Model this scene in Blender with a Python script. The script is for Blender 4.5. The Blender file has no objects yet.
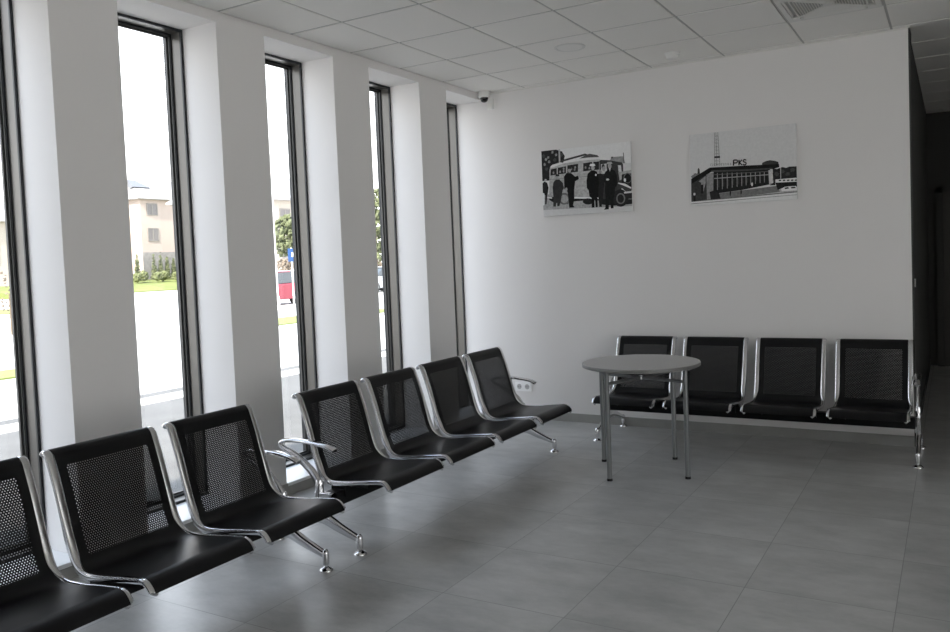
import bpy, bmesh, math, random
from mathutils import Vector, Matrix
random.seed(4)
sc = bpy.context.scene
COL = sc.collection
PI = math.pi

# ------------------------------------------------------------------ materials
def nodes(name):
    m = bpy.data.materials.new(name); m.use_nodes = True
    nt = m.node_tree
    return m, nt, nt.nodes['Principled BSDF']

def mat(name, col, rough=.5, metal=0., spec=.5, noise=0., scale=8., bump=0., bscale=200.):
    m, nt, b = nodes(name)
    c = (col, col, col) if isinstance(col, (int, float)) else col
    b.inputs['Base Color'].default_value = (*c, 1)
    b.inputs['Roughness'].default_value = rough
    b.inputs['Metallic'].default_value = metal
    b.inputs['Specular IOR Level'].default_value = spec
    if noise or bump:
        tc = nt.nodes.new('ShaderNodeTexCoord')
    if noise:
        n = nt.nodes.new('ShaderNodeTexNoise'); n.inputs['Scale'].default_value = scale; n.inputs['Detail'].default_value = 5
        nt.links.new(tc.outputs['Object'], n.inputs['Vector'])
        r = nt.nodes.new('ShaderNodeValToRGB')
        r.color_ramp.elements[0].position = .3; r.color_ramp.elements[1].position = .7
        r.color_ramp.elements[0].color = (*[x*(1-noise) for x in c], 1)
        r.color_ramp.elements[1].color = (*[min(1, x*(1+noise)) for x in c], 1)
        nt.links.new(n.outputs['Fac'], r.inputs['Fac']); nt.links.new(r.outputs['Color'], b.inputs['Base Color'])
    if bump:
        n2 = nt.nodes.new('ShaderNodeTexNoise'); n2.inputs['Scale'].default_value = bscale
        nt.links.new(tc.outputs['Object'], n2.inputs['Vector'])
        bp = nt.nodes.new('ShaderNodeBump'); bp.inputs['Strength'].default_value = bump; bp.inputs['Distance'].default_value = .002
        nt.links.new(n2.outputs['Fac'], bp.inputs['Height']); nt.links.new(bp.outputs['Normal'], b.inputs['Normal'])
    return m

def math_node(nt, op, a, b=None, c=None):
    n = nt.nodes.new('ShaderNodeMath'); n.operation = op
    for i, v in enumerate((a, b, c)):
        if v is None: continue
        if isinstance(v, (int, float)): n.inputs[i].default_value = v
        else: nt.links.new(v, n.inputs[i])
    return n.outputs[0]

M = {}
M['wall'] = mat('white_wall_paint', (.80, .785, .775), .75, spec=.25, bump=.05, bscale=350)
M['ceiling'] = mat('ceiling_tile_white', (.88, .865, .835), .9, spec=.1, bump=.15, bscale=500)
M['ceiling_grid'] = mat('ceiling_grid_metal', (.48, .475, .46), .6)
M['skirting'] = mat('grey_skirting_tile', (.30, .30, .285), .5, noise=.08, scale=6)
M['sill'] = mat('white_sill_board', (.82, .83, .84), .35)
M['chrome'] = mat('polished_chrome', (.66, .66, .67), .13, 1.)
M['tube'] = mat('grey_painted_steel_tube', (.21, .215, .22), .35, .55)
M['table'] = mat('grey_laminate_top', (.36, .35, .34), .45, noise=.05, scale=60)
M['table_edge'] = mat('grey_plastic_edge_band', (.20, .20, .195), .4)
M['black'] = mat('black_powder_coat', (.006, .006, .0065), .34, spec=.18)
M['white_plastic'] = mat('white_plastic', (.78, .78, .76), .35)
M['white_metal'] = mat('white_enamel', (.74, .735, .71), .45)
M['socket_white'] = mat('bright_white_plastic', (.92, .92, .92), .3)
M['light_grey_plastic'] = mat('light_grey_plastic', (.5, .5, .5), .5)
M['dark'] = mat('dark_slot', (.02, .02, .02), .6)
M['dome'] = mat('black_smoked_dome', (.006, .006, .007), .08, spec=.6)
M['opal'] = mat('opal_diffuser', (.80, .79, .76), .3)
M['frame_black'] = mat('anthracite_gasket', (.012, .014, .017), .5)
M['frame'] = mat('anthracite_aluminium', (.12, .114, .104), .34, .45)
M['frame_dark'] = mat('dark_glazing_bead', (.06, .06, .058), .4, .3)
M['corridor'] = mat('corridor_unlit_tone', (.06, .06, .057), .8, spec=.2)  # near-black base: the corridor's lack of light is put into the colour
M['door'] = mat('dark_brown_door', (.04, .036, .03), .5)
M['board_side'] = mat('white_canvas_side', (.7, .7, .7), .8)
# exterior
M['render_beige'] = mat('beige_house_render', (.42, .345, .30), .9)
M['render_white'] = mat('cream_house_render', (.40, .36, .31), .9)
M['plinth'] = mat('grey_stone_plinth', (.24, .225, .21), .9, noise=.2, scale=3)
M['roof'] = mat('pale_metal_roof', (.36, .35, .35), .7)
M['dormer'] = mat('grey_roof_window', (.10, .105, .115), .5)
M['win_ext'] = mat('far_window_glass', (.16, .145, .14), .6)
M['win_frame'] = mat('far_window_frame', (.22, .2, .18), .6)
M['leaf'] = mat('hedge_leaves', (.10, .115, .055), .8, noise=.4, scale=4)
M['leaf2'] = mat('bush_leaves', (.15, .17, .075), .8, noise=.4, scale=3)
M['twigs'] = mat('brown_twigs', (.15, .12, .09), .9, noise=.35, scale=3)
M['trunk'] = mat('tree_bark', (.12, .09, .06), .9)
M['grass'] = mat('lawn_grass', (.15, .18, .045), .9, noise=.2, scale=.6)
M['paving'] = mat('pale_concrete_paving', (.52, .51, .49), .9, noise=.06, scale=.5)
M['kerb'] = mat('pale_kerb_stone', (.46, .455, .44), .9)
M['pavers'] = mat('grey_concrete_pavers', (.10, .10, .097), .9, noise=.12, scale=2.5)
M['pole_white'] = mat('white_lamppost', (.8, .8, .8), .5)
M['sign_blue'] = mat('blue_sign_face', (.006, .06, .2), .5)
M['car_red'] = mat('red_car_paint', (.26, .02, .04), .4)
M['car_white'] = mat('white_car_paint', (.36, .37, .38), .4)
M['car_glass'] = mat('car_glass', (.05, .06, .07), .1)
M['tyre'] = mat('tyre_rubber', (.02, .02, .02), .8)

def floor_material():
    m, nt, b = nodes('grey_concrete_look_floor_tiles')
    tc = nt.nodes.new('ShaderNodeTexCoord'); sx = nt.nodes.new('ShaderNodeSeparateXYZ')
    nt.links.new(tc.outputs['Object'], sx.inputs[0])
    T = .6
    def cell(o, off): return math_node(nt, 'DIVIDE', math_node(nt, 'SUBTRACT', o, off), T)
    cx, cy = cell(sx.outputs[0], 1.1963), cell(sx.outputs[1], -3.5727)
    def grout(c):
        f = math_node(nt, 'FRACT', c)
        d = math_node(nt, 'MINIMUM', f, math_node(nt, 'SUBTRACT', 1., f))
        return math_node(nt, 'LESS_THAN', d, .0019/T)
    g = math_node(nt, 'MAXIMUM', grout(cx), grout(cy))
    cmb = nt.nodes.new('ShaderNodeCombineXYZ')
    nt.links.new(math_node(nt, 'FLOOR', cx), cmb.inputs[0]); nt.links.new(math_node(nt, 'FLOOR', cy), cmb.inputs[1])
    wn = nt.nodes.new('ShaderNodeTexWhiteNoise'); nt.links.new(cmb.outputs[0], wn.inputs['Vector'])
    # per-tile offset of the cloudy print
    va = nt.nodes.new('ShaderNodeVectorMath'); va.operation = 'MULTIPLY_ADD'
    nt.links.new(wn.outputs['Color'], va.inputs[0]); va.inputs[1].default_value = (9, 9, 9)
    st = nt.nodes.new('ShaderNodeVectorMath'); st.operation = 'MULTIPLY'; st.inputs[1].default_value = (.7, 1.35, 1)
    nt.links.new(tc.outputs['Object'], st.inputs[0]); nt.links.new(st.outputs[0], va.inputs[2])
    n = nt.nodes.new('ShaderNodeTexNoise'); n.inputs['Scale'].default_value = 3.6; n.inputs['Detail'].default_value = 9; n.inputs['Roughness'].default_value = .70
    nt.links.new(va.outputs[0], n.inputs['Vector'])
    r = nt.nodes.new('ShaderNodeValToRGB')
    e = r.color_ramp.elements
    e[0].position = .28; e[0].color = (.27, .27, .262, 1); e[1].position = .72; e[1].color = (.48, .48, .465, 1)
    nt.links.new(n.outputs['Fac'], r.inputs['Fac'])
    tint = math_node(nt, 'MULTIPLY_ADD', wn.outputs['Value'], .10, .95)
    mu = nt.nodes.new('ShaderNodeMix'); mu.data_type = 'RGBA'; mu.blend_type = 'MULTIPLY'; mu.inputs['Factor'].default_value = 1
    nt.links.new(r.outputs['Color'], mu.inputs['A']); nt.links.new(tint, mu.inputs['B'])
    mx = nt.nodes.new('ShaderNodeMix'); mx.data_type = 'RGBA'
    nt.links.new(g, mx.inputs['Factor']); nt.links.new(mu.outputs['Result'], mx.inputs['A']); mx.inputs['B'].default_value = (.19, .19, .18, 1)
    nt.links.new(mx.outputs['Result'], b.inputs['Base Color'])
    b.inputs['Roughness'].default_value = .33
    b.inputs['Specular IOR Level'].default_value = 1.
    return m
M['floor'] = floor_material()

def perforated_material():
    """black powder-coated sheet with staggered round holes punched through its middle field (UV in metres)"""
    m, nt, b = nodes('black_perforated_sheet')
    b.inputs['Base Color'].default_value = (.007, .007, .0075, 1); b.inputs['Roughness'].default_value = .36
    b.inputs['Specular IOR Level'].default_value = .20
    uv = nt.nodes.new('ShaderNodeUVMap'); sx = nt.nodes.new('ShaderNodeSeparateXYZ'); nt.links.new(uv.outputs[0], sx.inputs[0])
    u, v = sx.outputs[0], sx.outputs[1]
    P = .0105; R = .0021
    row = math_node(nt, 'DIVIDE', v, P*.866)
    ri = math_node(nt, 'ROUND', row)
    dv = math_node(nt, 'MULTIPLY', math_node(nt, 'SUBTRACT', row, ri), P*.866)
    half = math_node(nt, 'MULTIPLY', math_node(nt, 'FLOORED_MODULO', ri, 2.), .5)
    cu = math_node(nt, 'ADD', math_node(nt, 'DIVIDE', u, P), half)
    du = math_node(nt, 'MULTIPLY', math_node(nt, 'SUBTRACT', cu, math_node(nt, 'ROUND', cu)), P)
    d2 = math_node(nt, 'ADD', math_node(nt, 'MULTIPLY', du, du), math_node(nt, 'MULTIPLY', dv, dv))
    hole = math_node(nt, 'LESS_THAN', d2, R*R)
    inx = math_node(nt, 'LESS_THAN', math_node(nt, 'ABSOLUTE', u), .187)
    iny = math_node(nt, 'MULTIPLY', math_node(nt, 'GREATER_THAN', v, .103), math_node(nt, 'LESS_THAN', v, .472))
    fac = math_node(nt, 'MULTIPLY', math_node(nt, 'MULTIPLY', inx, iny), hole)
    tr = nt.nodes.new('ShaderNodeBsdfTransparent'); mix = nt.nodes.new('ShaderNodeMixShader')
    out = nt.nodes['Material Output']
    nt.links.new(fac, mix.inputs[0]); nt.links.new(b.outputs[0], mix.inputs[1]); nt.links.new(tr.outputs[0], mix.inputs[2])
    nt.links.new(mix.outputs[0], out.inputs['Surface'])
    return m
M['perforated'] = perforated_material()

def glass_material():
    m, nt, b = nodes('clear_window_glass')
    nt.nodes.remove(b)
    tr = nt.nodes.new('ShaderNodeBsdfTransparent'); tr.inputs[0].default_value = (.965, .965, .955, 1)
    gl = nt.nodes.new('ShaderNodeBsdfGlossy'); gl.inputs['Roughness'].default_value = .02
    ge = nt.nodes.new('ShaderNodeNewGeometry'); dt = nt.nodes.new('ShaderNodeVectorMath'); dt.operation = 'DOT_PRODUCT'
    nt.links.new(ge.outputs['Normal'], dt.inputs[0]); nt.links.new(ge.outputs['Incoming'], dt.inputs[1])
    k1 = math_node(nt, 'SUBTRACT', 1., math_node(nt, 'ABSOLUTE', dt.outputs['Value']))
    fr = math_node(nt, 'MULTIPLY_ADD', math_node(nt, 'POWER', k1, 5.), .9, .035)
    mix = nt.nodes.new('ShaderNodeMixShader')
    nt.links.new(fr, mix.inputs[0]); nt.links.new(tr.outputs[0], mix.inputs[1]); nt.links.new(gl.outputs[0], mix.inputs[2])
    nt.links.new(mix.outputs[0], nt.nodes['Material Output'].inputs['Surface'])
    return m
M['glass'] = glass_material()

# ------------------------------------------------------------------ mesh helpers
class MB:
    def __init__(s): s.v = []; s.f = []; s.mi = []; s.uv = None
    def add(s, vs, fs, mi=0):
        o = len(s.v); s.v += [tuple(v) for v in vs]; s.f += [tuple(i+o for i in f) for f in fs]; s.mi += [mi]*len(fs)
        return s
    def box(s, x0, x1, y0, y1, z0, z1, mi=0):
        return s.add([(x0,y0,z0),(x1,y0,z0),(x1,y1,z0),(x0,y1,z0),(x0,y0,z1),(x1,y0,z1),(x1,y1,z1),(x0,y1,z1)],
                     [(0,3,2,1),(4,5,6,7),(0,1,5,4),(1,2,6,5),(2,3,7,6),(3,0,4,7)], mi)
    def sweep(s, pts, secs, side=None, n=12, mi=0, power=2.):
        """tube through pts; secs = (half width along side, half height) per point; side = fixed width direction"""
        P = [Vector(p) for p in pts]; vs = []; N = len(P)
        prev = None
        for i, p in enumerate(P):
            t = (P[min(i+1, N-1)] - P[max(i-1, 0)]).normalized()
            if side is not None: a = Vector(side)
            else:
                if prev is None: a = t.orthogonal().normalized()
                else: a = (prev - t*prev.dot(t)).normalized()
                prev = a
            a = (a - t*a.dot(t)).normalized(); b = t.cross(a)
            w, h = secs[i] if isinstance(secs, list) else secs
            for k in range(n):
                th = 2*PI*k/n; c, sn = math.cos(th), math.sin(th)
                c = math.copysign(abs(c)**(2/power), c); sn = math.copysign(abs(sn)**(2/power), sn)
                vs.append(p + a*(w*c) + b*(h*sn))
        fs = []
        for i in range(N-1):
            for k in range(n):
                k2 = (k+1) % n
                fs.append((i*n+k, i*n+k2, (i+1)*n+k2, (i+1)*n+k))
        fs.append(tuple(range(n-1, -1, -1))); fs.append(tuple((N-1)*n+k for k in range(n)))
        return s.add(vs, fs, mi)
    def tube(s, a, b, r, n=14, mi=0): return s.sweep([a, b], (r, r), None, n, mi)
    def lathe(s, prof, c=(0,0,0), n=32, mi=0):
        """prof = [(r, z)]"""
        vs = []; fs = []
        for r, z in prof:
            for k in range(n):
                th = 2*PI*k/n; vs.append((c[0]+r*math.cos(th), c[1]+r*math.sin(th), c[2]+z))
        for i in range(len(prof)-1):
            for k in range(n):
                k2 = (k+1) % n; fs.append((i*n+k, i*n+k2, (i+1)*n+k2, (i+1)*n+k))
        fs.append(tuple(range(n-1, -1, -1))); fs.append(tuple((len(prof)-1)*n+k for k in range(n)))
        return s.add(vs, fs, mi)
    def build(s, name, mats, parent=None, smooth=None, bevel=0., loc=None, seg=2):
        me = bpy.data.meshes.new(name); me.from_pydata(s.v, [], s.f)
        for m in (mats if isinstance(mats, list) else [mats]): me.materials.append(m)
        for p, i in zip(me.polygons, s.mi): p.material_index = i
        bm = bmesh.new(); bm.from_mesh(me); bmesh.ops.recalc_face_normals(bm, faces=bm.faces); bm.to_mesh(me); bm.free()
        if s.uv:
            l = me.uv_layers.new(name='UVMap')
            for lp in me.loops: l.data[lp.index].uv = s.uv[lp.vertex_index]
        if smooth is not None:
            me.polygons.foreach_set('use_smooth', [True]*len(me.polygons))
            me.set_sharp_from_angle(angle=math.radians(smooth))
        o = bpy.data.objects.new(name, me); COL.objects.link(o)
        if parent is not None: o.parent = parent
        if loc is not None: o.location = loc
        if bevel:
            b = o.modifiers.new('bevel', 'BEVEL'); b.width = bevel; b.segments = seg; b.limit_method = 'ANGLE'; b.angle_limit = math.radians(40)
        return o

def tag(o, label, cat, group=None):
    o['label'] = label; o['category'] = cat
    if group: o['group'] = group
    return o
def struct(o): o['kind'] = 'structure'; return o
def stuff(o): o['kind'] = 'stuff'; return o
def empty(name, loc=(0,0,0), rz=0.):
    o = bpy.data.objects.new(name, None); COL.objects.link(o); o.empty_display_size = .1
    o.location = loc; o.rotation_euler = (0, 0, rz); return o
def copy_tree(o, parent=None):
    c = o.copy(); COL.objects.link(c)
    if parent is not None: c.parent = parent
    for ch in list(o.children): copy_tree(ch, c)
    return c

def spline(pts, n=6):
    """Catmull-Rom through points (any dimension)"""
    P = [tuple(p) for p in pts]; P = [tuple(2*a-b for a, b in zip(P[0], P[1]))] + P + [tuple(2*a-b for a, b in zip(P[-1], P[-2]))]
    out = []
    for i in range(1, len(P)-2):
        for k in range(n):
            t = k/n
            out.append(tuple(.5*(2*b + (c-a)*t + (2*a-5*b+4*c-d)*t*t + (3*b-a-3*c+d)*t**3) for a, b, c, d in zip(P[i-1], P[i], P[i+1], P[i+2])))
    out.append(P[-2]); return out

# ------------------------------------------------------------------ room dimensions (metres; floor z=0, left wall x=0, far wall y=0)
H = 3.0335; HL = 2.975; XR = 3.555; DEP = .296
PITCH = 1.0375
opens = [(-.628, 0.0), (-1.679, -1.028), (-2.722, -2.074), (-3.750, -3.103), (-4.775, -4.124), (-5.81, -5.16), (-6.85, -6.20)]  # last two openings are out of view, added to let in more daylight
XW = 9.0; YB = -10.0; YC = 4.4; SILL = .083; WT = -.456

# floor
struct(MB().box(WT, XW, YB, YC, -.15, 0).build('floor', M['floor']))
# left wall: pillars, lintel, low upstand under the windows
w = MB()
ys = [YB-.2] + sorted([v for o in opens for v in o]) + [.2]
for i in range(0, len(ys), 2):
    a, b = ys[i], ys[i+1]
    w.box(WT, 0, a, b, 0, HL)
w.box(WT, 0, YB-.2, .2, HL, 3.6)
for a, b in opens: w.box(WT, 0, a, b, 0, SILL-.022)
struct(w.build('wall_left', M['wall']))
# far wall with a free right end, and the other walls
struct(MB().box(0, XR, 0, .2, 0, 3.6).build('wall_back', M['wall']))
wr = MB().box(XW, XW+.2, YB, YC, 0, .1).box(XW, XW+.2, YB, YC, 2.9, 3.6)
fill_open = [(-9.6+1.6*k, -8.2+1.6*k) for k in range(4)]  # unseen openings added in the right wall to fill the room with daylight
rys = [YB] + [v for o in fill_open for v in o] + [YC]
for i in range(0, len(rys), 2): wr.box(XW, XW+.2, rys[i], rys[i+1], .1, 2.9)
struct(wr.build('wall_right', M['wall']))
struct(MB().box(0, XW, YB-.2, YB, 0, 3.6).build('wall_front', M['wall']))
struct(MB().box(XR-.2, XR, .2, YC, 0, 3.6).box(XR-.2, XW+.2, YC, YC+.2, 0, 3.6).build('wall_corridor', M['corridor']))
struct(MB().box(WT, XW+.2, YB-.2, YC+.2, 3.6, 3.8).build('trim_roof', M['plinth']))
struct(MB().box(0, XR-.2, .2, YC, 2.0, 2.2).build('trim_slab', M['plinth']))
# suspended ceiling: 60 cm tiles hung in a grid, grooves between tiles
c = MB(); GX = .4504; GY = -.0878; g = .008
c.box(0, XW, YB, YC, H+.005, H+.03, 1)
i0 = -1
k = i0
while GX + .6*k < XW:
    x0 = max(.012, GX+.6*k+g); x1 = min(XW, GX+.6*(k+1)-g)
    j = -17
    while GY + .6*j < YC:
        y0 = max(YB, GY+.6*j+g*1.5); y1 = min(YC, GY+.6*(j+1)-g*1.5)
        if y1 - y0 > .02 and x1 - x0 > .02 and not (k == 4 and j == -2):
            if y1 < 0 or x0 > XR: c.box(x0, x1, y0, y1, H, H+.008, 0)
            else:
                if y0 < 0: c.box(x0, min(x1, XR), y0, -.002, H, H+.008, 0)      # cut strip along the far wall
                if x1 > XR: c.box(XR+.001, x1, y0, y1, H, H+.008, 0)
        j += 1
    k += 1
struct(c.build('ceiling', [M['ceiling'], M['ceiling_grid']], bevel=.0012, seg=1))
# perimeter angle
struct(MB().box(0, XR, -.004, 0, H-.010, H-.0005).build('trim_ceiling', M['white_metal']))

# baseboards
struct(MB().box(0, XR, -.011, 0, 0, .078).build('baseboard_back', M['skirting'], bevel=.002))
bl = MB()
for i in range(0, len(ys), 2):
    a, b = max(ys[i], YB), min(ys[i+1], 0)
    if b-a > .05: bl.box(0, .011, a, b, 0, .078)
for a, b in opens: bl.box(0, .011, a+.0005, b-.0005, 0, SILL-.023)
struct(bl.build('baseboard_left', M['skirting']))
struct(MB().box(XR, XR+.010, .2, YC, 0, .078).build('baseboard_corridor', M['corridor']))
# end cap of the far wall: dark door jamb with a steel strike plate
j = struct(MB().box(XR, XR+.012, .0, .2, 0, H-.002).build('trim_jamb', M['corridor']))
p = MB().box(XR+.012, XR+.022, .06, .13, 1.17, 1.23).build('strike_plate', M['chrome'], j)
# corridor door
dr = struct(MB().box(XR+.16, XR+1.06, YC-.04, YC-.002, 0, 2.08).build('door_1', M['door'], bevel=.004))
f = MB().box(XR+.09, XR+.16, YC-.06, YC-.002, 0, 2.15).box(XR+1.06, XR+1.13, YC-.06, YC-.002, 0, 2.15).box(XR+.09, XR+1.13, YC-.06, YC-.002, 2.08, 2.15).build('door_frame', M['corridor'], dr)
MB().tube((XR+.24, YC-.10, 1.05), (XR+.36, YC-.10, 1.05), .011).tube((XR+.24, YC-.10, 1.05), (XR+.24, YC-.03, 1.05), .010).build('door_handle', M['chrome'], dr, smooth=40)

# ------------------------------------------------------------------ windows
for n, (a, b) in enumerate(opens, 1):
    X0 = -DEP
    fr = MB()
    def ring(x0, x1, t0, mi):
        fr.box(x0, x1, a, a+t0, SILL, HL, mi); fr.box(x0, x1, b-t0, b, SILL, HL, mi)
        fr.box(x0, x1, a+t0, b-t0, HL-t0, HL, mi); fr.box(x0, x1, a+t0, b-t0, SILL, SILL+t0, mi)
    ring(X0-.012, X0, .016, 0)
    ring(X0-.090, X0-.012, .013, 1)
    ring(X0-.096, X0-.090, .022, 0)
    ring(X0-.108, X0-.096, .026, 2)
    ring(X0-.113, X0-.108, .024, 0)
    ring(X0-.128, X0-.113, .036, 2)
    ring(X0-.158, X0-.128, .020, 0)
    wn = struct(fr.build('window_%d' % n, [M['frame_black'], M['frame'], M['frame_dark']]))
    MB().box(X0-.146, X0-.138, a+.015, b-.015, SILL+.015, HL-.015).build('glass_pane', M['glass'], wn)
    sl = MB().box(X0, .012, a+.001, b-.001, SILL-.022, SILL).build('window_sill', M['sill'], wn, bevel=.003)

for n, (a, b) in enumerate(fill_open, len(opens)+1):  # added out-of-view windows, there only for the extra fill light
    fr = MB().box(XW+.06, XW+.14, a, a+.06, .1, 2.9).box(XW+.06, XW+.14, b-.06, b, .1, 2.9).box(XW+.06, XW+.14, a+.06, b-.06, .1, .16).box(XW+.06, XW+.14, a+.06, b-.06, 2.84, 2.9)
    wn = struct(fr.build('window_%d' % n, M['frame_dark']))
    MB().box(XW+.096, XW+.104, a+.05, b-.05, .15, 2.85).build('glass_pane', M['glass'], wn)

# ------------------------------------------------------------------ bench
SP, SW = .573, .509
prof_raw = [(-.016,.785),(-.006,.796),(.009,.799),(.025,.788),(.038,.765),(.075,.662),(.110,.545),(.132,.468),(.152,.415),(.178,.374),(.212,.352),(.255,.344),(.33,.350),(.43,.364),(.53,.375),(.568,.378),(.594,.370),(.613,.352),(.623,.334)]
prof = spline(prof_raw, 5)
arc = [0.]
for q0, q1 in zip(prof, prof[1:]): arc.append(arc[-1]+math.dist(q0, q1))
def normal(i):
    q0, q1 = prof[max(i-1,0)], prof[min(i+1,len(prof)-1)]
    t = Vector((q1[0]-q0[0], q1[1]-q0[1])).normalized(); return Vector((-t.y, t.x)) if False else Vector((t.y*-1, t.x))
SPLIT = 8*5    # index of the bend between back and seat
BEAM_Y, BEAM_Z = .250, .260
def sheet(i0, i1, half, off, th):
    m = MB(); vs = []; uv = []; nx = 9
    idx = list(range(i0, i1+1))
    for layer in (0, 1):
        for i in idx:
            nn = normal(i)
            o = off - th*layer
            hw = half(i)
            for kx in range(nx):
                x = -hw + 2*hw*kx/(nx-1)
                vs.append((x, prof[i][0]+nn.x*o, prof[i][1]+nn.y*o)); uv.append((x, arc[i]))
    R = len(idx); fs = []
    for layer in (0, 1):
        o = layer*R*nx
        for r in range(R-1):
            for kx in range(nx-1):
                fs.append((o+r*nx+kx, o+r*nx+kx+1, o+(r+1)*nx+kx+1, o+(r+1)*nx+kx))
    o = R*nx
    for r in range(R-1):
        for kx in (0, nx-1): fs.append((r*nx+kx, (r+1)*nx+kx, o+(r+1)*nx+kx, o+r*nx+kx))
    for r in (0, R-1):
        for kx in range(nx-1): fs.append((r*nx+kx, r*nx+kx+1, o+r*nx+kx+1, o+r*nx+kx))
    m.add(vs, fs); m.uv = uv
    return m
def smooth01(x): x = max(0., min(1., x)); return x*x*(3-2*x)
def shell_half(i): return .223 + .013*smooth01((arc[i]-.44)/.10)

def make_seat(parent, x):
    seat = sheet(SPLIT, len(prof)-1, shell_half, .0065, .0014).build('seat', M['perforated'], parent, smooth=50)
    seat.location = (x, 0, 0)
    sheet(0, SPLIT, shell_half, .0065, .0014).build('backrest', M['perforated'], seat, smooth=50)
    for sgn in (-1, 1):
        pts, secs = [], []
        for i in range(len(prof)):
            s = arc[i]; L = arc[-1]
            hw = .0172 - .0095*smooth01((s-.44)/.10) + .0108*smooth01((s-(L-.085))/.03)
            hh = .0105 + .006*smooth01((s-.25)/.2)*(1-smooth01((s-.55)/.2))
            if i == 0: hw *= .6; hh *= .6
            if i == len(prof)-1: hw *= .8; hh *= .7
            pts.append((sgn*(SW/2 - hw), prof[i][0]-normal(i).x*.004, prof[i][1]-normal(i).y*.004)); secs.append((hw, hh))
        MB().sweep(pts, secs, (1,0,0), 14, power=3.2).build('seat_frame', M['chrome'], seat, smooth=50)
    # black carrier brackets under the seat, down to the beam
    for sgn in (-1, 1):
        MB().box(sgn*.19-.02, sgn*.19+.02, BEAM_Y-.06, BEAM_Y+.20, .322, .338).box(sgn*.19-.02, sgn*.19+.02, BEAM_Y-.05, BEAM_Y+.05, BEAM_Z, .33).build('seat_bracket', M['black'], seat)
    return seat

def make_bench():
    t = empty('waiting_bench')
    half = (3*SP+SW)/2
    for k in range(4): make_seat(t, -half+SW/2+SP*k)
    LX = half + .034
    MB().box(-LX+.018, LX-.018, BEAM_Y-.040, BEAM_Y+.040, BEAM_Z-.038, BEAM_Z+.038).build('beam', M['black'], t, bevel=.004)
    for sgn in (-1, 1):
        x = sgn*LX
        # leg: cast arch with a hub under the beam
        P = spline([(x,-.128,.078),(x,-.06,.104),(x,.03,.138),(x,.11,.160),(x,.17,.167),(x,.23,.156),(x,.32,.120),(x,.445,.078)], 5)
        ky = [abs(q[1]-.165)/.29 for q in P]
        secs = [(.019-.004*min(1,a), .036-.021*min(1,a)) for a in ky]
        leg = MB().sweep(P, secs, (1,0,0), 14, power=3).build('leg', M['chrome'], t, smooth=50)
        MB().add([(x-.016,.125,.15),(x+.016,.125,.15),(x+.016,.225,.15),(x-.016,.225,.15),(x-.014,BEAM_Y-.085,.30),(x+.014,BEAM_Y-.085,.30),(x+.014,BEAM_Y+.03,.30),(x-.014,BEAM_Y+.03,.30)],[(0,3,2,1),(4,5,6,7),(0,1,5,4),(1,2,6,5),(2,3,7,6),(3,0,4,7)]).build('leg_clamp', M['chrome'], leg, bevel=.005)
        for fy in (-.132, .447):
            MB().lathe([(.034,0),(.034,.005),(.028,.012),(.013,.019),(.009,.022),(.009,.030),(.0155,.032),(.017,.045),(.017,.086),(.0135,.098),(.008,.104),(.0,.106)], (x, fy, 0), 24).build('foot', M['chrome'], leg, smooth=45)
        # armrest: post from the beam, strut sweeping back, hairpin, then the arm coming forward
        xa = sgn*(half + .030)
        A = spline([(xa,.190,.245),(xa,.182,.325),(xa,.145,.392),(xa,.075,.448),(xa,.0,.490),(xa,-.055,.512),(xa,-.082,.528),(xa,-.070,.546),(xa,-.02,.556),(xa,.08,.560),(xa,.17,.555),(xa,.25,.545),(xa,.29,.532),(xa,.303,.524)], 5)
        MB().lathe([(.0225,.178),(.0225,.30),(.021,.345),(.016,.362)], (xa,.186,0), 20).build('post', M['chrome'], leg, smooth=40)
        n = len(A); secs = []
        for i in range(n):
            u = i/(n-1)
            wv = .013 + .010*smooth01((u-.5)/.15) - .004*smooth01((u-.9)/.1)
            hv = .024 - .013*smooth01((u-.15)/.3) + .002*smooth01((u-.85)/.1)
            secs.append((wv, hv))
        MB().sweep(A, secs, (1,0,0), 16, power=2.5).build('armrest', M['chrome'], t, smooth=55)
    return t

benchA = make_bench()
benchB = copy_tree(benchA); benchC = copy_tree(benchA)
benchA.location = (2.449, -.155, 0); benchA.rotation_euler = (0, 0, PI)
benchB.location = (.69, -2.205, 0); benchB.rotation_euler = (0, 0, -PI/2)
benchC.scale = (.977, 1, 1); benchC.location = (.675, -4.713, 0); benchC.rotation_euler = (0, 0, -PI/2)
gr = 'black perforated four-seat waiting benches'
tag(benchA, 'black four-seat chrome bench against the white far wall, behind the round table', 'bench', gr)
tag(benchB, 'black perforated chrome bench under the far windows, wall socket past its far end', 'bench', gr)
tag(benchC, 'black perforated chrome bench nearest the camera, cut off by the left edge', 'bench', gr)

# ------------------------------------------------------------------ round table
tb = empty('round_table', (1.94, -1.30, 0))
tag(tb, 'round grey laminate table on four tube legs in front of the far bench', 'table')
R = .400; TZ = .752
MB().lathe([(R-.004,TZ-.026),(R,TZ-.022),(R,TZ-.003),(R-.003,TZ)], n=72, mi=0).build('table_top', M['table'], tb, smooth=40)
MB().lathe([(R+.0008,TZ-.023),(R+.0015,TZ-.020),(R+.0015,TZ-.005),(R+.0008,TZ-.002)], n=72).build('edge_band', M['table_edge'], tb, smooth=40)
legs = [(-.122,-.342), (.347,-.103), (-.347,.115), (.104,.382)]
legs = [(-.118,-.335), (.340,-.105), (-.340,.112), (.110,.352)]
for x, y in legs:
    lg = MB().tube((x,y,.012), (x,y,TZ-.026), .0165, 18).build('leg', M['tube'], tb, smooth=40)
    MB().lathe([(.019,0),(.019,.010),(.0175,.016)], (x,y,0), 18).build('foot', M['black'], lg, smooth=40)
    MB().box(x-.035, x+.035, y-.035, y+.035, TZ-.031, TZ-.0262).build('mounting_plate', M['tube'], lg)
zz = .642
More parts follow.
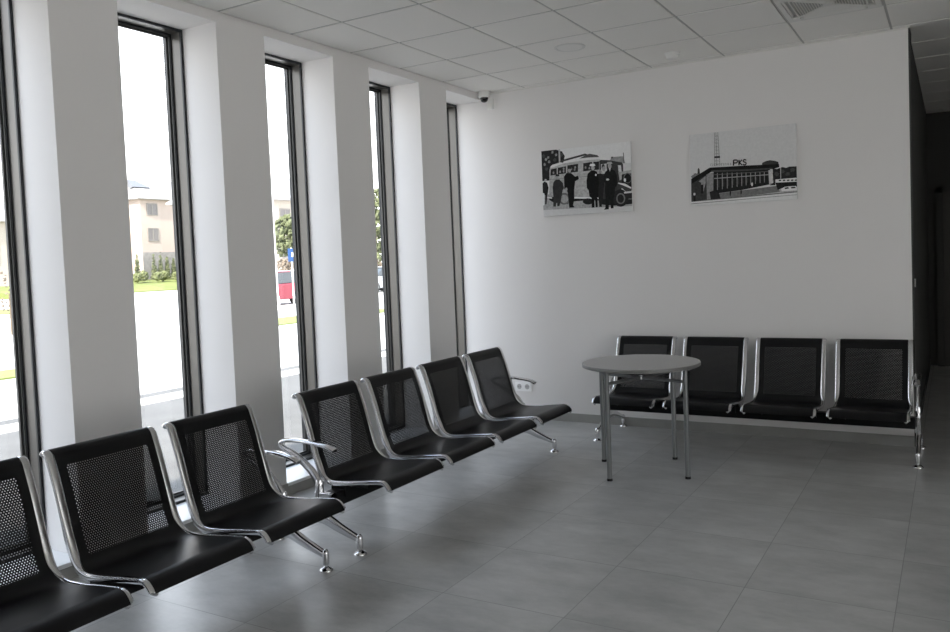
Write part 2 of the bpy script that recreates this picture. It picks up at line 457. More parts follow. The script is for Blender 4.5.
def bar(a, b): return MB().tube((a[0],a[1],zz), (b[0],b[1],zz), .0115, 12)
bar(legs[0], legs[3]).build('cross_bar', M['tube'], tb, smooth=40)
bar(legs[1], legs[2]).build('cross_bar', M['tube'], tb, smooth=40)
MB().lathe([(.012,zz-.014),(.012,zz+.014)], (0,0,0), 16).build('bolt', M['chrome'], tb, smooth=40)

# ------------------------------------------------------------------ pictures
def homography(src):
    """maps the four traced corners TL,TR,BR,BL to the unit square"""
    dst = [(0,1),(1,1),(1,0),(0,0)]; A = []
    for (x,y),(u,v) in zip(src, dst):
        A.append([x,y,1,0,0,0,-u*x,-u*y,u]); A.append([0,0,0,x,y,1,-v*x,-v*y,v])
    n = 8
    for i in range(n):
        p = max(range(i,n), key=lambda r: abs(A[r][i])); A[i],A[p] = A[p],A[i]
        for r in range(n):
            if r != i:
                f = A[r][i]/A[i][i]
                A[r] = [a-f*b for a,b in zip(A[r],A[i])]
    h = [A[i][8]/A[i][i] for i in range(n)]
    return lambda x,y: ((h[0]*x+h[1]*y+h[2])/(h[6]*x+h[7]*y+1), (h[3]*x+h[4]*y+h[5])/(h[6]*x+h[7]*y+1))

greys = {}
def grey(v):
    k = round(v, 2)
    if k not in greys: greys[k] = mat('print_grey_%d' % int(k*100), min(.86, k*(1+.45*min(1, k/.5)))*(.6 if k < .15 else .88 if k < .45 else 1.), .6, spec=.08, noise=.04 if k > .45 else .22, scale=60)
    return greys[k]
def ell(cx, cy, rx, ry, n=16): return [(cx+rx*math.cos(2*PI*k/n), cy+ry*math.sin(2*PI*k/n)) for k in range(n)]
def line(a, b, w):
    dx, dy = b[0]-a[0], b[1]-a[1]; l = math.hypot(dx, dy); nx, ny = -dy/l*w/2, dx/l*w/2
    return [(a[0]+nx,a[1]+ny),(b[0]+nx,b[1]+ny),(b[0]-nx,b[1]-ny),(a[0]-nx,a[1]-ny)]
def blob(cx, cy, rx, ry, seed, n=22, rough=.25):
    r = random.Random(seed); return [(cx+rx*(1+rough*(r.random()-.5)*2)*math.cos(2*PI*k/n), cy+ry*(1+rough*(r.random()-.5)*2)*math.sin(2*PI*k/n)) for k in range(n)]

def picture(name, label, x0, x1, z0, z1, corners, sky, layers):
    t = empty(name, ((x0+x1)/2, 0, z0)); tag(t, label, 'picture', 'black and white photo prints on the far wall')
    W, Hh = x1-x0, z1-z0; D = .022
    MB().box(-W/2, W/2, -D, -.0005, 0, Hh).build('canvas_board', M['board_side'], t, bevel=.0015)
    hm = homography(corners)
    m = MB(); mats = [grey(sky)]; idx = {round(sky,2): 0}
    m.add([(-W/2+.001,-D-.0004,.001),(W/2-.001,-D-.0004,.001),(W/2-.001,-D-.0004,Hh-.001),(-W/2+.001,-D-.0004,Hh-.001)], [(0,1,2,3)], 0)
    for q, (v, poly) in enumerate(layers):
        k = round(v,2)
        if k not in idx: idx[k] = len(mats); mats.append(grey(k))
        pts = []
        for (x, y) in poly:
            u, w_ = hm(x, y); u = min(.999, max(.001, u)); w_ = min(.999, max(.001, w_))
            pts.append((-W/2+W*u, -D-.0005-.000016*(q+1), Hh*w_))
        m.add(pts, [tuple(range(len(pts)))], idx[k])
    me = bpy.data.meshes.new('photo_print'); me.from_pydata(m.v, [], m.f)
    for mm in mats: me.materials.append(mm)
    for p, i in zip(me.polygons, m.mi): p.material_index = i
    bm = bmesh.new(); bm.from_mesh(me)
    bmesh.ops.triangulate(bm, faces=bm.faces[:], ngon_method='EAR_CLIP')
    for fc in bm.faces:
        fc.normal_update()
        if fc.normal.y > 0: fc.normal_flip()
    bm.to_mesh(me); bm.free()
    o = bpy.data.objects.new('photo_print', me); COL.objects.link(o); o.parent = t
    return t

S2 = 354.4
def sh(pts): return [(x+S2, y) for x, y in pts]
bus = []
B = bus.append
B((.36, [(33,440),(735,415),(745,575),(45,625)]))
B((.48, [(40,560),(745,520),(745,575),(45,625)]))
B((.05, [(30,97),(150,85),(196,104),(218,140),(212,170),(165,205),(110,215),(100,330),(33,335)]))
for k, (x, y) in enumerate([(70,165),(88,150),(120,110),(60,205),(150,130),(95,185)]): B((.30, blob(x,y,9,11,k)))
for k, (x, y) in enumerate([(50,140),(140,170),(190,130),(75,240)]): B((.12, blob(x,y,14,14,k+9)))
B((.42, [(168,88),(181,86),(184,195),(172,197)]))
B((.30, [(560,190),(575,158),(590,150),(664,145),(682,200),(690,260),(600,250)]))
B((.12, [(570,158),(580,147),(590,150),(585,162)]))
B((.15, line((667,118),(672,205),6)))
B((.50, [(640,200),(730,195),(735,300),(650,300)]))
B((.42, [(98,245),(105,222),(120,210),(200,186),(330,165),(400,154),(482,155),(500,178),(505,300),(500,450),(290,462),(98,440)]))
B((.38, [(100,325),(300,300),(300,462),(98,440)]))
B((.55, [(105,222),(120,208),(200,184),(330,163),(400,152),(482,153),(490,166),(330,178),(200,199),(108,235)]))
B((.10, [(178,188),(190,172),(376,122),(392,128),(388,134),(210,182),(205,192)]))
B((.14, [(385,132),(410,124),(470,135),(484,150),(400,153),(330,161)]))
for pl in ([(108,243),(155,233),(156,285),(106,292)], [(164,231),(228,219),(228,274),(164,284)], [(239,213),(322,201),(322,262),(239,272)], [(362,197),(430,187),(430,250),(362,260)], [(440,187),(484,183),(484,246),(440,250)]):
    B((.05, pl))
for k, (x, y) in enumerate([(130,270),(182,262),(210,258),(210,238),(270,240),(296,245),(300,228),(380,230),(410,235)]): B((.28, ell(x,y,7,10)))
B((.30, [(100,318),(500,286),(500,292),(100,325)]))
B((.04, [(95,455),(290,468),(500,470),(735,470),(735,505),(600,520),(400,505),(240,512),(130,500),(98,480)]))
B((.38, [(240,505),(300,490),(400,480),(480,482),(490,515),(300,520)]))
B((.60, [(285,456),(500,458),(500,470),(285,468)]))
B((.55, [(80,455),(120,460),(120,470),(82,468)]))
B((.16, ell(215,470,46,46,24))); B((.34, ell(217,472,30,32,20)))
B((.04, ell(400,490,40,24)))
B((.09, [(486,178),(500,172),(560,175),(655,192),(665,205),(668,300),(650,420),(600,470),(490,470)]))
B((.45, [(498,205),(540,200),(545,275),(500,280)]))
B((.10, ell(515,225,12,22)))
B((.45, [(626,212),(650,214),(655,266),(632,266)]))
B((.10, [(655,200),(662,202),(668,270),(660,270)]))
B((.40, [(630,268),(676,258),(735,248),(735,292),(680,302),(640,330)]))
B((.04, [(655,285),(690,275),(735,275),(735,400),(690,380),(655,345)]))
B((.18, ell(700,310,32,40))); B((.03, ell(700,312,26,34)))
B((.70, ell(679,326,9,14)))
B((.10, [(619,345),(680,352),(724,383),(735,420),(690,415),(655,385),(615,405)]))
B((.55, [(630,345),(684,354),(728,382),(726,392),(672,369),(626,352)]))
B((.05, ell(646,462,58,66,28))); B((.20, ell(648,466,34,42,24))); B((.05, ell(648,466,24,32,20)))
B((.50, [(672,415),(735,408),(735,422),(674,428)]))
B((.05, [(672,428),(735,422),(735,465),(690,470)]))
# people beside the bus, as plain dark figures
B((.40, ell(68,328,9,11))); B((.04, [(44,352),(58,338),(80,346),(92,385),(88,420),(82,445),(77,515),(66,515),(66,445),(46,430)])); B((.55, [(46,425),(60,432),(60,520),(48,525)]))
B((.30, ell(160,308,11,13))); B((.04, [(143,297),(152,282),(170,281),(180,297)]))
B((.07, [(124,385),(130,345),(148,322),(178,322),(204,348),(214,390),(203,405),(192,475),(178,528),(162,528),(158,480),(150,532),(130,532),(132,470)]))
B((.35, ell(255,252,13,16))); B((.05, [(240,240),(244,225),(268,224),(274,240)]))
B((.02, [(213,300),(232,272),(268,272),(300,300),(322,292),(330,318),(300,335),(293,400),(294,470),(285,520),(298,536),(255,540),(250,480),(240,415),(216,395)]))
B((.35, ell(232,398,9,14)))
B((.38, ell(S2+82,232,14,18))); B((.65, [(S2+56,218),(S2+62,202),(S2+92,200),(S2+102,214),(S2+82,222)]))
B((.35, ell(S2+165,240,13,18)))
B((.30, ell(S2+138,262,11,15)))
B((.035, sh([(112,285),(126,276),(152,278),(166,296),(170,360),(162,430),(158,470),(150,500),(152,530),(132,530),(128,470),(118,440)])))
B((.02, sh([(42,278),(60,260),(72,252),(94,252),(112,262),(124,290),(128,350),(124,400),(126,452),(118,462),(120,532),(104,534),(100,470),(94,470),(96,536),(74,538),(74,464),(56,450),(50,405),(36,385),(34,330)])))

B((.65, ell(S2+105,287,6,9)))
B((.36, ell(S2+210,220,14,18))); B((.40, [(S2+186,204),(S2+192,188),(S2+222,186),(S2+232,200),(S2+210,208)]))
B((.03, sh([(166,292),(176,264),(196,248),(228,244),(250,256),(264,290),(270,345),(262,375),(252,380),(248,430),(240,470),(240,540),(220,542),(214,480),(206,480),(204,548),(168,552),(178,536),(180,470),(174,420),(176,350),(164,335)])))
B((.45, ell(S2+195,322,12,8))); B((.45, sh([(204,236),(218,236),(212,262)])))
picture('bus_photo_print', 'black and white print of men beside an old bus on the far wall', .600, 1.447, 1.858, 2.447,
        [(31.6,101),(719.6,31.6),(736.5,557.8),(54,612.5)], .58, bus)

st = []
B = st.append
S4 = 411.5
def s4(pts): return [(x+S4, y) for x, y in pts]
B((.42, [(45,520),(440,500),(835,470),(835,590),(45,625)]))
B((.55, [(45,572),(440,548),(835,520),(835,590),(45,625)]))
B((.16, [(45,572),(440,546),(835,518),(835,524),(440,553),(45,580)]))
B((.25, [(45,592),(440,566),(835,540),(835,543),(440,570),(45,597)]))
B((.05, s4([(228,345),(260,352),(300,338),(330,345),(350,336),(405,335),(425,345),(425,425),(235,430)])))
for k, (x, y) in enumerate([(300,370),(340,390),(375,360),(260,390)]): B((.12, blob(x+S4,y,18,14,k)))
B((.45, line((S4+288,340),(S4+290,430),4)))
B((.09, s4([(150,325),(152,305),(166,298),(180,292),(210,286),(245,292),(270,300),(275,325)])))
B((.20, blob(80,395,32,20,5))); B((.09, [(90,375),(92,340),(100,332),(106,345),(108,378)]))
B((.28, [(150,372),(212,368),(214,560),(160,565)]))
B((.09, [(45,440),(155,380),(162,565),(45,580)]))
B((.30, [(98,432),(150,392),(152,440),(132,520),(118,520),(118,440)]))
B((.04, [(118,455),(135,455),(135,520),(118,520)]))
B((.035, [(208,362),(620,348),(640,460),(420,500),(250,520),(208,520)]))
for x in (236,272,308,344,380,414,446,480,514,548,580):
    B((.32, line((x,372),(x+2,496-.14*(x-236)),5)))
B((.34, line((212,412),(612,392),6))); B((.16, line((212,385),(612,368),4)))
for k, x in enumerate((255,290,326,362,398,430,464,498,530)): B((.10, [(x-12,425-.05*(x-236)),(x-3,425-.05*(x-236)),(x-3,480-.14*(x-236)),(x-12,480-.14*(x-236))]))
B((.45, s4([(198,360),(230,356),(237,455),(205,460)])))
B((.06, s4([(230,380),(250,400),(250,470),(210,470),(236,450)])))
B((.20, [(250,522),(440,500),(680,474),(695,518),(440,548),(262,560)]))
B((.05, [(180,510),(210,500),(250,520),(262,560),(190,565)]))
B((.03, [(45,412),(180,332),(440,322),(688,316),(690,338),(640,352),(440,362),(190,364),(45,450)]))
B((.12, [(190,352),(440,350),(640,342),(640,352),(440,362),(190,364)]))
for x, y, h in ((333,520,40),(292,500,14),(360,495,20),(412,515,30),(488,460,14)):
    B((.04, ell(x,y,5,h*.6)))
B((.55, ell(S4+80,460,7,14)))
B((.55, ell(70,524,8,10))); B((.03, [(62,534),(80,534),(78,578),(66,578)]))
B((.58, s4([(252,428),(405,418),(425,425),(425,446),(258,452)])))
for x in (275,305,335,365,392): B((.10, s4([(x,432),(x+18,430),(x+18,440),(x,442)])))
B((.04, s4([(250,452),(425,446),(425,484),(300,492),(268,505)])))
B((.58, s4([(292,498),(318,484),(350,480),(400,478),(425,485),(425,510),(298,516)]))); B((.08, s4([(318,490),(345,485),(350,496),(322,500)]))); B((.08, s4([(365,485),(395,484),(400,494),(368,496)])))
# lattice mast
for a, b in (((212,76),(216,320)),((236,74),(254,318)),((222,75),(232,318))): B((.20, line(a,b,3)))
for k in range(9):
    y = 95+k*26
    B((.28, line((213+k*.4,y),(238+k*1.9,y+13),2))); B((.28, line((238+k*1.9,y),(213+k*.4,y+13),2)))
B((.08, [(211,250),(253,248),(255,262),(212,264)]))
# roof lettering P K S, heavy strokes; the smaller word before it is only a row of faint strokes
def stroke(pts, w, v):
    for a, b in zip(pts, pts[1:]): B((v, line(a, b, w)))
stroke([(354,321),(354,281),(378,280),(384,290),(378,301),(356,302)], 10, .04)
stroke([(394,319),(394,279)], 10, .04); stroke([(415,279),(397,300),(417,318)], 9, .04)
stroke([(447,284),(440,278),(428,279),(424,288),(430,296),(442,298),(448,307),(442,316),(428,317),(423,311)], 9, .04)
for k, x in enumerate(range(188,336,13)):
    stroke([(x, 321-.02*(x-188)), (x+(3 if k % 2 else 0), 303-.02*(x-188))], 3.2, .22)
    if k % 3 != 1: stroke([(x, 303), (x+8, 304 + (8 if k % 2 else 0))], 2.6, .25)
picture('station_photo_print', 'black and white print of a flat-roofed station with mast on the far wall', 1.955, 2.781, 1.864, 2.443,
        [(28,90.4),(807,18),(825,574),(49,611)], .50, st)

# ------------------------------------------------------------------ small fittings
# double socket
so = empty('wall_socket', (.318, 0, .256)); tag(so, 'white double wall socket low on the far wall past the bench end', 'socket')
MB().box(-.085, .085, -.012, -.0003, 0, .086).build('cover_plate', M['socket_white'], so, bevel=.003)
for sx_ in (-.041, .041):
    g_ = MB()
    g_.v = []; 
    ringp = []
    n = 28
    for r, y in ((.024,-.0122),(.022,-.0145),(.0205,-.0145),(.0195,-.0125),(.0, -.0125)):
        ringp.append([(sx_+max(r,.0003)*math.cos(2*PI*k/n), y, .043+max(r,.0003)*math.sin(2*PI*k/n)) for k in range(n)])
    vs = [v for rr in ringp for v in rr]; fs = []
    for i in range(len(ringp)-1):
        for k in range(n): fs.append((i*n+k, i*n+(k+1)%n, (i+1)*n+(k+1)%n, (i+1)*n+k))
    inset = MB().add(vs, fs).build('socket_insert', M['light_grey_plastic'], so, smooth=30)
    hb = MB()
    for hx in (-.0095, .0095): hb.box(sx_+hx-.0028, sx_+hx+.0028, -.0132, -.0124, .0402, .0458)
    hb.build('contact_hole', M['dark'], inset)
    MB().tube((sx_, -.0124, .053), (sx_, -.020, .053), .0024, 10).build('earth_pin', M['chrome'], inset, smooth=40)
# dome camera under the ceiling
cam_t = empty('dome_camera', (.080, -.115, H)); tag(cam_t, 'white dome camera with black bubble on the ceiling in the far corner', 'camera')
MB().lathe([(.058,0),(.058,-.010),(.052,-.014),(.052,-.05),(.046,-.056),(.040,-.056)], n=32).build('housing', M['white_plastic'], cam_t, smooth=40)
MB().lathe([(.039,-.054),(.038,-.064),(.034,-.078),(.026,-.090),(.014,-.097),(.001,-.099)], n=32).build('dome', M['dome'], cam_t, smooth=60)
# motion detector on the far wall
md = empty('motion_detector', (.088, 0, 2.885)); tag(md, 'small white motion detector on the far wall below the dome camera', 'detector')
MB().box(-.030, .030, -.030, -.0005, 0, .100).build('body', M['white_plastic'], md, bevel=.007, seg=3)
MB().box(-.022, .022, -.036, -.0295, .012, .055).build('lens', M['opal'], md, bevel=.006, seg=3)
# recessed ceiling light
cl = empty('ceiling_light', (1.372, -1.035, H)); tag(cl, 'flat round ceiling light set in a tile near the window wall', 'ceiling light')
MB().lathe([(.115,.0),(.115,-.003),(.108,-.006),(.098,-.006),(.095,-.001)], n=48).build('trim_ring', M['white_metal'], cl, smooth=30)
MB().lathe([(.096,.0),(.094,-.004),(.05,-.005),(.001,-.005)], n=48).build('diffuser', M['opal'], cl, smooth=30)
# smoke detector
sd = empty('smoke_detector', (1.945, -.385, H)); tag(sd, 'small white domed smoke detector on the ceiling near the far wall', 'smoke detector')
MB().lathe([(.060,.0),(.060,-.012),(.054,-.018)], n=36).build('base', M['white_plastic'], sd, smooth=40)
MB().lathe([(.050,-.017),(.049,-.034),(.040,-.046),(.022,-.050),(.001,-.050)], n=36).build('head', M['white_plastic'], sd, smooth=40)
# ceiling cassette in its tile opening
cx0, cy0 = GX+.6*4+.3, GY-.6*2+.3
vt = empty('ceiling_vent', (cx0, cy0, H)); tag(vt, 'square white ceiling vent with black slatted grille at the top edge', 'vent')
fp = MB(); hw = .287
for x0,x1,y0,y1 in ((-hw,hw,-hw,-.255),(-hw,hw,.255,hw),(-hw,-.255,-.255,.255),(.255,hw,-.255,.255),
                    (-.215,.215,-.215,-.205),(-.215,.215,.205,.215),(-.215,-.205,-.205,.205),(.205,.215,-.205,.205)):
    fp.box(x0,x1,y0,y1,-.010,.006)
for s1 in (-1,1):
    for s2 in (-1,1): fp.box(min(s1*.205,s1*.255),max(s1*.205,s1*.255),min(s2*.205,s2*.255),max(s2*.205,s2*.255),-.010,.006)
fp.build('face_plate', M['white_metal'], vt, bevel=.003)
MB().box(-.286,.286,-.286,.286,.03,.034).box(-.286,-.28,-.286,.286,.004,.034).box(.28,.286,-.286,.286,.004,.034).box(-.28,.28,-.286,-.28,.004,.034).box(-.28,.28,.28,.286,.004,.034).build('duct_box', M['dark'], vt)
for s in range(4):
    lv = MB(); a = s*PI/2
    pts = [(-.19,.246,-.004),(-.10,.243,-.006),(.0,.242,-.007),(.10,.243,-.006),(.19,.246,-.004)]
    rot_ = Matrix.Rotation(a, 3, 'Z')
    lv.sweep([rot_ @ Vector(q) for q in spline(pts, 4)], (.007,.0015), tuple(rot_ @ Vector((0,.8,-.5))), 8)
    lv.build('louvre', M['white_metal'], vt, smooth=40)
# four-triangle grille
cp = MB()
for s in range(4):
    rot_ = Matrix.Rotation(s*PI/2, 3, 'Z')
    for k in range(11):
        y = .03+.016*k; hx = y-.012
        if s % 2 == 0:
            q = [(-hx,y-.0055),(hx,y-.0055),(hx,y+.0055),(-hx,y+.0055)]
        else:
            q = [(-hx,y-.0028),(hx,y-.0028),(hx,y+.0028),(-hx,y+.0028)]
        q3 = [rot_ @ Vector((x,yy,z)) for z in (-.009,-.004) for x,yy in q]
        cp.add(q3, [(0,1,2,3),(7,6,5,4),(0,4,5,1),(1,5,6,2),(2,6,7,3),(3,7,4,0)])
for a in (PI/4, 3*PI/4):
    d_ = Vector((math.cos(a), math.sin(a), 0)); cp.sweep([d_*-.29+Vector((0,0,-.0065)), d_*.29+Vector((0,0,-.0065))], (.007,.004), (-d_.y, d_.x, 0), 8, power=4)
cp.box(-.035,.035,-.035,.035,-.011,-.004)
cp.build('grille', M['white_metal'], vt)

# ------------------------------------------------------------------ outside
GZ = -.15
struct(MB().box(-56, -5.75, -60, 160, GZ-.2, GZ).build('ground', M['paving']))
struct(MB().box(-4.75, WT-.02, -60, 160, GZ-.2, GZ+.04).build('trim_footpath', M['pavers']))
struct(MB().box(-5.75, -5.2, -60, 160, GZ-.2, GZ+.004).build('trim_gutter', M['pavers']))
struct(MB().box(-220, -56, -120, 260, GZ-.3, GZ-.06).build('ground_far', M['paving']))
struct(MB().box(-5.2, -4.75, -60, 160, GZ-.2, GZ+.05).build('trim_kerb', M['kerb'], bevel=.015))
def lawn(x0, x1, y0, y1, z0, z1):
    m = MB(); m.add([(x0,y0,z0),(x1,y0,z1),(x1,y1,z1),(x0,y1,z0),(x0,y0,z0-.3),(x1,y0,z0-.3),(x1,y1,z0-.3),(x0,y1,z0-.3)],
          [(0,1,2,3),(4,7,6,5),(0,4,5,1),(1,5,6,2),(2,6,7,3),(3,7,4,0)])
    return m
def stuff_tag(o, label, cat): tag(o, label, cat); return stuff(o)
stuff_tag(lawn(-59.5, -70.5, 30, 58, GZ+.02, .80).build('lawn', M['grass']), 'green lawn bank rising to the far beige house', 'grass')
stuff_tag(lawn(-12.9, -15.0, 9.0, 16.0, GZ+.03, GZ+.05).build('grass_verge', M['grass']), 'small grass verge in front of the red car', 'grass')
stuff_tag(lawn(-34.0, -39.0, 8.0, 17.0, GZ+.03, GZ+.05).build('grass_verge', M['grass']), 'flat grass verge far out through the nearest window', 'grass')
stuff_tag(lawn(-9.6, -10.6, -4.0, 1.8, GZ+.03, GZ+.05).build('grass_strip', M['grass']), 'narrow grass strip seen through the nearest window', 'grass')

def house(name, label, loc, W, D, Hh, ridge, mw, windows, plinth=0., dorm=None):
    t = empty(name, loc); tag(t, label, 'house')
    m = MB().box(-D, 0, 0, W, -.82 if loc[2] > .3 else 0, Hh); m.build('wall', mw, t)
    if plinth: MB().box(-.02, .12, -.05, W+.05, 0, plinth).build('plinth', M['plinth'], t)
    e = .55
    rv = [(e,-e,Hh-.15),(e,W+e,Hh-.15),(-D-e,W+e,Hh-.15),(-D-e,-e,Hh-.15),(-D/2,D*.25,Hh+ridge),(-D/2,W-D*.25,Hh+ridge),
          (e,-e,Hh+.05),(e,W+e,Hh+.05),(-D-e,W+e,Hh+.05),(-D-e,-e,Hh+.05)]
    MB().add(rv, [(3,2,1,0),(6,7,5,4),(8,9,4,5),(7,8,5),(9,6,4),(0,1,7,6),(1,2,8,7),(2,3,9,8),(3,0,6,9)]).build('roof', M['roof'], t)
    for y0, y1, z0, z1 in windows:
        f = MB().box(0, .06, y0-.10, y1+.10, z0-.10, z0).box(0, .06, y0-.10, y1+.10, z1, z1+.10).box(0, .06, y0-.10, y0, z0, z1).box(0, .06, y1, y1+.10, z0, z1).box(0,.06,(y0+y1)/2-.05,(y0+y1)/2+.05,z0,z1).build('window_frame', M['win_frame'], t)
        MB().box(.0, .03, y0, y1, z0, z1).build('window_pane', M['win_ext'], f)
    if dorm: 
        y0, y1, z0, z1, x0, x1 = dorm
        MB().add([(x0,y0,z0),(x0,y1,z0),(x1,y1-.6,z1),(x1,y0+.5,z1),(x0-.6,y0,z0-.2),(x0-.6,y1,z0-.2),(x1-.6,y1-.6,z1-.2),(x1-.6,y0+.5,z1-.2)],
                 [(0,1,2,3),(7,6,5,4),(0,4,5,1),(1,5,6,2),(2,6,7,3),(3,7,4,0)]).build('roof_window', M['dormer'], t)
    return t
house('house', 'beige two-storey house with pale roof seen through the second window from the left', (-71, 48.1, .6), 9.5, 9., 8.9, 2.6, M['render_beige'],
      [(.85,2.0,7.15,8.25),(.85,2.0,4.35,5.6),(4.6,5.8,7.15,8.25),(4.6,5.8,4.35,5.6)], 3.1, (.5, 2.6, 10.2, 11.12, -1.6, -3.3))
house('house', 'cream house partly hidden left of the beige house, behind pillar edge', (-84, 50.5, .6), 8., 8., 9.2, 3.2, M['render_white'],
      [(5.1,6.1,6.2,7.6),(5.1,6.1,3.4,4.8),(2.2,3.2,6.2,7.6),(2.2,3.2,3.4,4.8)])
house('house', 'pale yellow house behind the lamppost and red car', (-50, 43.0, GZ), 14., 9., 8.0, 2.6, M['render_white'],
      [(4.3,5.4,5.6,7.0),(7.4,8.5,5.6,7.0),(4.3,5.4,2.6,4.0),(7.4,8.5,2.6,4.0),(1.2,2.3,5.6,7.0)])
house('house', 'low pale building far beyond the nearest window', (-74, 22.0, .0), 22., 10., 7.0, 2.0, M['render_white'],
      [(2+3*k, 4+3*k, 3.0, 5.0) for k in range(6)])

def leafy(t, centre, rx, ry, rz, n, size, m, seed, name='foliage', shape=None):
    """crown built from many small tilted leaf clumps spread through its volume"""
    r = random.Random(seed); mb = MB()
    for _ in range(n):
        while True:
            p = Vector((r.uniform(-1,1), r.uniform(-1,1), r.uniform(-1,1)))
            if shape == 'cone':
                lim = .5*(1-p.z)*1.0+.05
                if math.hypot(p.x, p.y) <= lim: break
            elif p.length <= 1 and p.length > .3: break
        q = Vector((centre[0]+p.x*rx, centre[1]+p.y*ry, centre[2]+p.z*rz)); s = size*r.uniform(.6,1.3)
        a = Vector((r.gauss(0,1), r.gauss(0,1), r.gauss(0,1))).normalized(); b = a.orthogonal().normalized(); c_ = a.cross(b)
        mb.add([q+b*s, q+c_*s*.7, q-b*s, q-c_*s*.7, q+a*s*.45, q-a*s*.45],
               [(0,1,4),(1,2,4),(2,3,4),(3,0,4),(1,0,5),(2,1,5),(3,2,5),(0,3,5)])
    return mb.build(name, m, t)
def tree(name, label, loc, rx, rz, hz, m, n=260, size=.22, trunk=True, shape=None, seed=1, cat='tree', group=None, ry=None):
    t = empty(name, loc); tag(t, label, cat, group)
    leafy(t, (0,0,hz), rx, ry or rx, rz, n, size, m, seed, shape=shape)
    MB().tube((0,0,0), (0,0,hz), .09 if trunk else .04, 8).build('trunk' if trunk else 'stem', M['trunk'], t, smooth=40)
    return t
ths = [(48.2,2.6),(49.0,2.9),(49.8,2.6),(50.6,2.4),(51.45,2.6),(52.3,2.8),(46.2,2.8)]
for k, (y, h) in enumerate(ths):
    tree('thuja', 'narrow conical evergreen standing before the beige house', (-69.4, y, .80), .30, h/2, h/2+.09, M['leaf'], 220, .16, False, 'cone', 20+k, 'shrub', 'conical evergreens before the beige house')
for k, (x, y, s) in enumerate(((-67,44.4,.42),(-67.5,45.5,.48),(-67.0,46.7,.42),(-67.4,47.75,.45),(-66.9,48.9,.4))):
    tree('garden_bush', 'low rounded bush along the garden edge of the beige house', (x, y, .05-.0845*(x+59.5)), s*.9, s, s, M['leaf2'], 200, .18, False, None, 40+k, 'shrub', 'low bushes along the beige house garden')
tree('tree', 'dark leafy tree behind the lamppost, left of the blue sign', (-40, 38.2, GZ), 1.5, 1.7, 3.9, M['leaf'], 420, .26, True, None, 61)
tree('bare_shrub', 'brown bare shrub above the red car', (-38, 35.9, GZ), 1.7, 1.1, 1.25, M['twigs'], 420, .16, True, None, 62, 'shrub')
tree('tree', 'tall slender tree seen through the fourth window from the left', (-33, 39.7, GZ), 1.6, 3.0, 4.2, M['leaf'], 520, .26, True, None, 63)
tree('bare_shrub', 'brown shrub under the slender tree in the fourth window from the left', (-29.3, 35.0, GZ), .9, .9, 1.0, M['twigs'], 300, .16, True, None, 64, 'shrub')
tree('sapling', 'thin young tree on the paving seen through the nearest window', (-20, 6.55, GZ), .8, .7, 1.2, M['twigs'], 90, .06, True, None, 65, 'tree')

lp = empty('lamppost', (-19.2, 16.10, GZ)); tag(lp, 'slim white lamppost outside the third window from the left', 'lamppost')
MB().lathe([(.11,0),(.11,.5),(.075,.55),(.06,3.),(.045,6.2)], n=16).build('post', M['pole_white'], lp, smooth=40)
MB().sweep([(0,0,6.15),(.5,0,6.4),(1.1,0,6.45)], [(.04,.04),(.05,.04),(.14,.06)], (0,1,0), 10).build('lamp_head', M['pole_white'], lp, smooth=40)
sg = empty('road_sign', (-20, 17.86, GZ)); tag(sg, 'small blue road sign on a post near the red car', 'sign')
MB().tube((-.03,0,0), (-.03,0,2.45), .03, 10).build('post', M['pole_white'], sg, smooth=40)
MB().box(-.005, .012, -.24, .24, 1.88, 2.42).build('sign_face', M['sign_blue'], sg, bevel=.03)
MB().box(.012, .016, -.05, .05, 2.08, 2.26).build('sign_symbol', M['pole_white'], sg)

def car(label, loc, rz, paint, group='parked cars outside'):
    t = empty('car', loc, rz); tag(t, label, 'car', group)
    L, W = 4.0, 1.65
    side = [(-2.0,.28),(-2.0,.62),(-1.86,.84),(-1.15,.92),(.95,.94),(1.75,.96),(1.98,.80),(2.0,.34),(1.9,.24),(-1.9,.24)]
    m = MB(); n = len(side)
    m.add([(x,-W/2,z) for x,z in side]+[(x,W/2,z) for x,z in side], [tuple(range(n)), tuple(range(2*n-1,n-1,-1))]+[(i,(i+1)%n,n+(i+1)%n,n+i) for i in range(n)])
    m.build('body', paint, t, bevel=.06)
    cab = [(-1.15,.92),(-.45,1.42),(.95,1.46),(1.70,.96)]
    m = MB(); m.add([(x,-W/2+.06+.12*(z-.9),z) for x,z in cab]+[(x,W/2-.06-.12*(z-.9),z) for x,z in cab], [(0,1,2,3),(7,6,5,4),(0,4,5,1),(1,5,6,2),(2,6,7,3),(3,7,4,0)])
    cb = m.build('cabin_glass', M['car_glass'], t, bevel=.03)
    MB().box(-.50,1.0,-W/2+.12,W/2-.12,1.43,1.49).build('roof', paint, t, bevel=.03)
    for x in (-1.25, 1.25):
        for s in (-1, 1):
            wl = MB().sweep([(x,s*.60,.30),(x,s*.83,.30)], (.30,.30), (1,0,0), 24).build('wheel', M['tyre'], t, smooth=40)
            MB().sweep([(x,s*.825,.30),(x,s*.84,.30)], (.18,.18), (1,0,0), 20).build('hubcap', M['car_white'], wl, smooth=40)
    MB().box(-2.03,-1.97,-.75,-.45,.56,.72).build('headlamp', M['car_white'], t); MB().box(-2.03,-1.97,.45,.75,.56,.72).build('headlamp', M['car_white'], t)
    return t
car('red car parked beyond the lamppost', (-22.6, 18.7, GZ), PI/2+.15, M['car_red'])
car('white car parked behind the red car', (-27.5, 25.3, GZ+.0), PI/2, M['car_white'])
car('white car seen as a sliver through the fourth window from the left', (-26.0, 31.0, GZ), PI/2, M['car_white'])

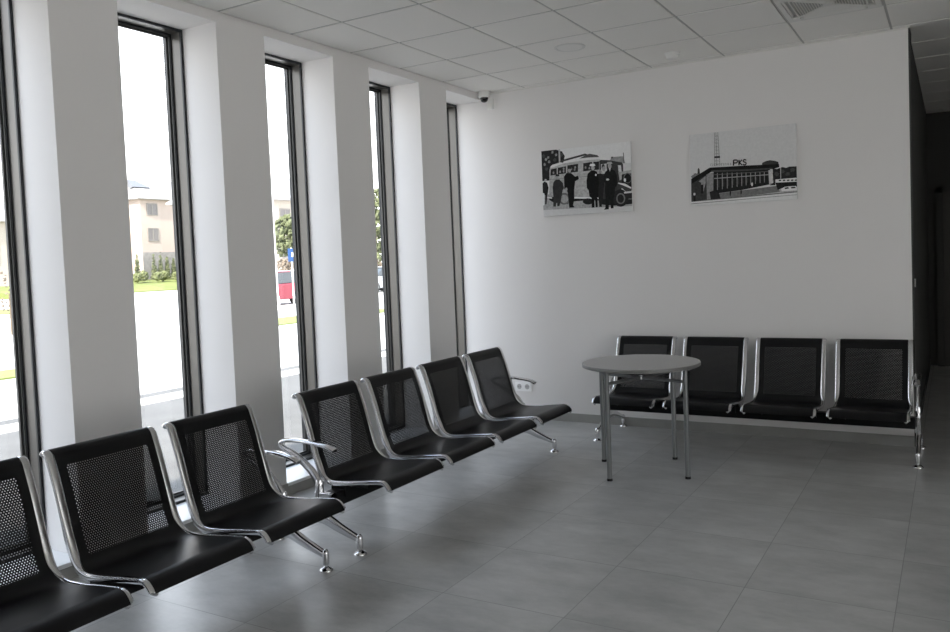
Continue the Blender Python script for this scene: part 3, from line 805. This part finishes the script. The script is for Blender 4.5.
# ------------------------------------------------------------------ light
wd = bpy.data.worlds.new('sky'); sc.world = wd; wd.use_nodes = True
nt = wd.node_tree; bg = nt.nodes['Background']
tc = nt.nodes.new('ShaderNodeTexCoord'); sx = nt.nodes.new('ShaderNodeSeparateXYZ'); nt.links.new(tc.outputs['Generated'], sx.inputs[0])
rp = nt.nodes.new('ShaderNodeValToRGB'); e = rp.color_ramp.elements
e[0].position = 0.; e[0].color = (1, .99, .98, 1); e[1].position = .65; e[1].color = (.68, .80, 1.0, 1)
nt.links.new(sx.outputs[2], rp.inputs['Fac']); nt.links.new(rp.outputs['Color'], bg.inputs['Color'])
bg.inputs['Strength'].default_value = 4.4
sn = bpy.data.lights.new('sun', 'SUN'); sn.energy = 13.0; sn.angle = math.radians(1.5); sn.color = (1, .92, .83)
so_ = bpy.data.objects.new('sun', sn); COL.objects.link(so_); so_.location = (20, 0, 30)
so_.rotation_euler = Vector((-.2, .8, -.8)).to_track_quat('-Z', 'Y').to_euler()

# ------------------------------------------------------------------ camera
cd = bpy.data.cameras.new('camera'); co = bpy.data.objects.new('camera', cd); COL.objects.link(co)
f_px, yaw, pit, rol = 793.56, -.514813, -.044466, -.038994
cy_, sy_ = math.cos(yaw), math.sin(yaw)
F = Vector((sy_*math.cos(pit), cy_*math.cos(pit), math.sin(pit))); Rt = Vector((cy_, -sy_, 0)); U = Rt.cross(F)
R2 = Rt*math.cos(rol) + U*math.sin(rol); U2 = -Rt*math.sin(rol) + U*math.cos(rol)
mw = Matrix.Identity(4)
for i in range(3): mw[i][0] = R2[i]; mw[i][1] = U2[i]; mw[i][2] = -F[i]
mw[0][3], mw[1][3], mw[2][3] = 3.817, -6.468, 1.4906
co.matrix_world = mw
cd.sensor_width = 36; cd.sensor_fit = 'HORIZONTAL'; cd.lens = f_px/950*36
cd.shift_x = -30.27/950; cd.shift_y = -21.59/950; cd.clip_start = .05; cd.clip_end = 1000
sc.camera = co
cy = sc.cycles
cy.max_bounces = 14; cy.diffuse_bounces = 8; cy.glossy_bounces = 6; cy.transparent_max_bounces = 16
cy.caustics_reflective = False; cy.caustics_refractive = False
vs = sc.view_settings; vs.view_transform = 'Standard'; vs.look = 'None'; vs.gamma = 1; vs.use_curve_mapping = False; vs.exposure = 0.06
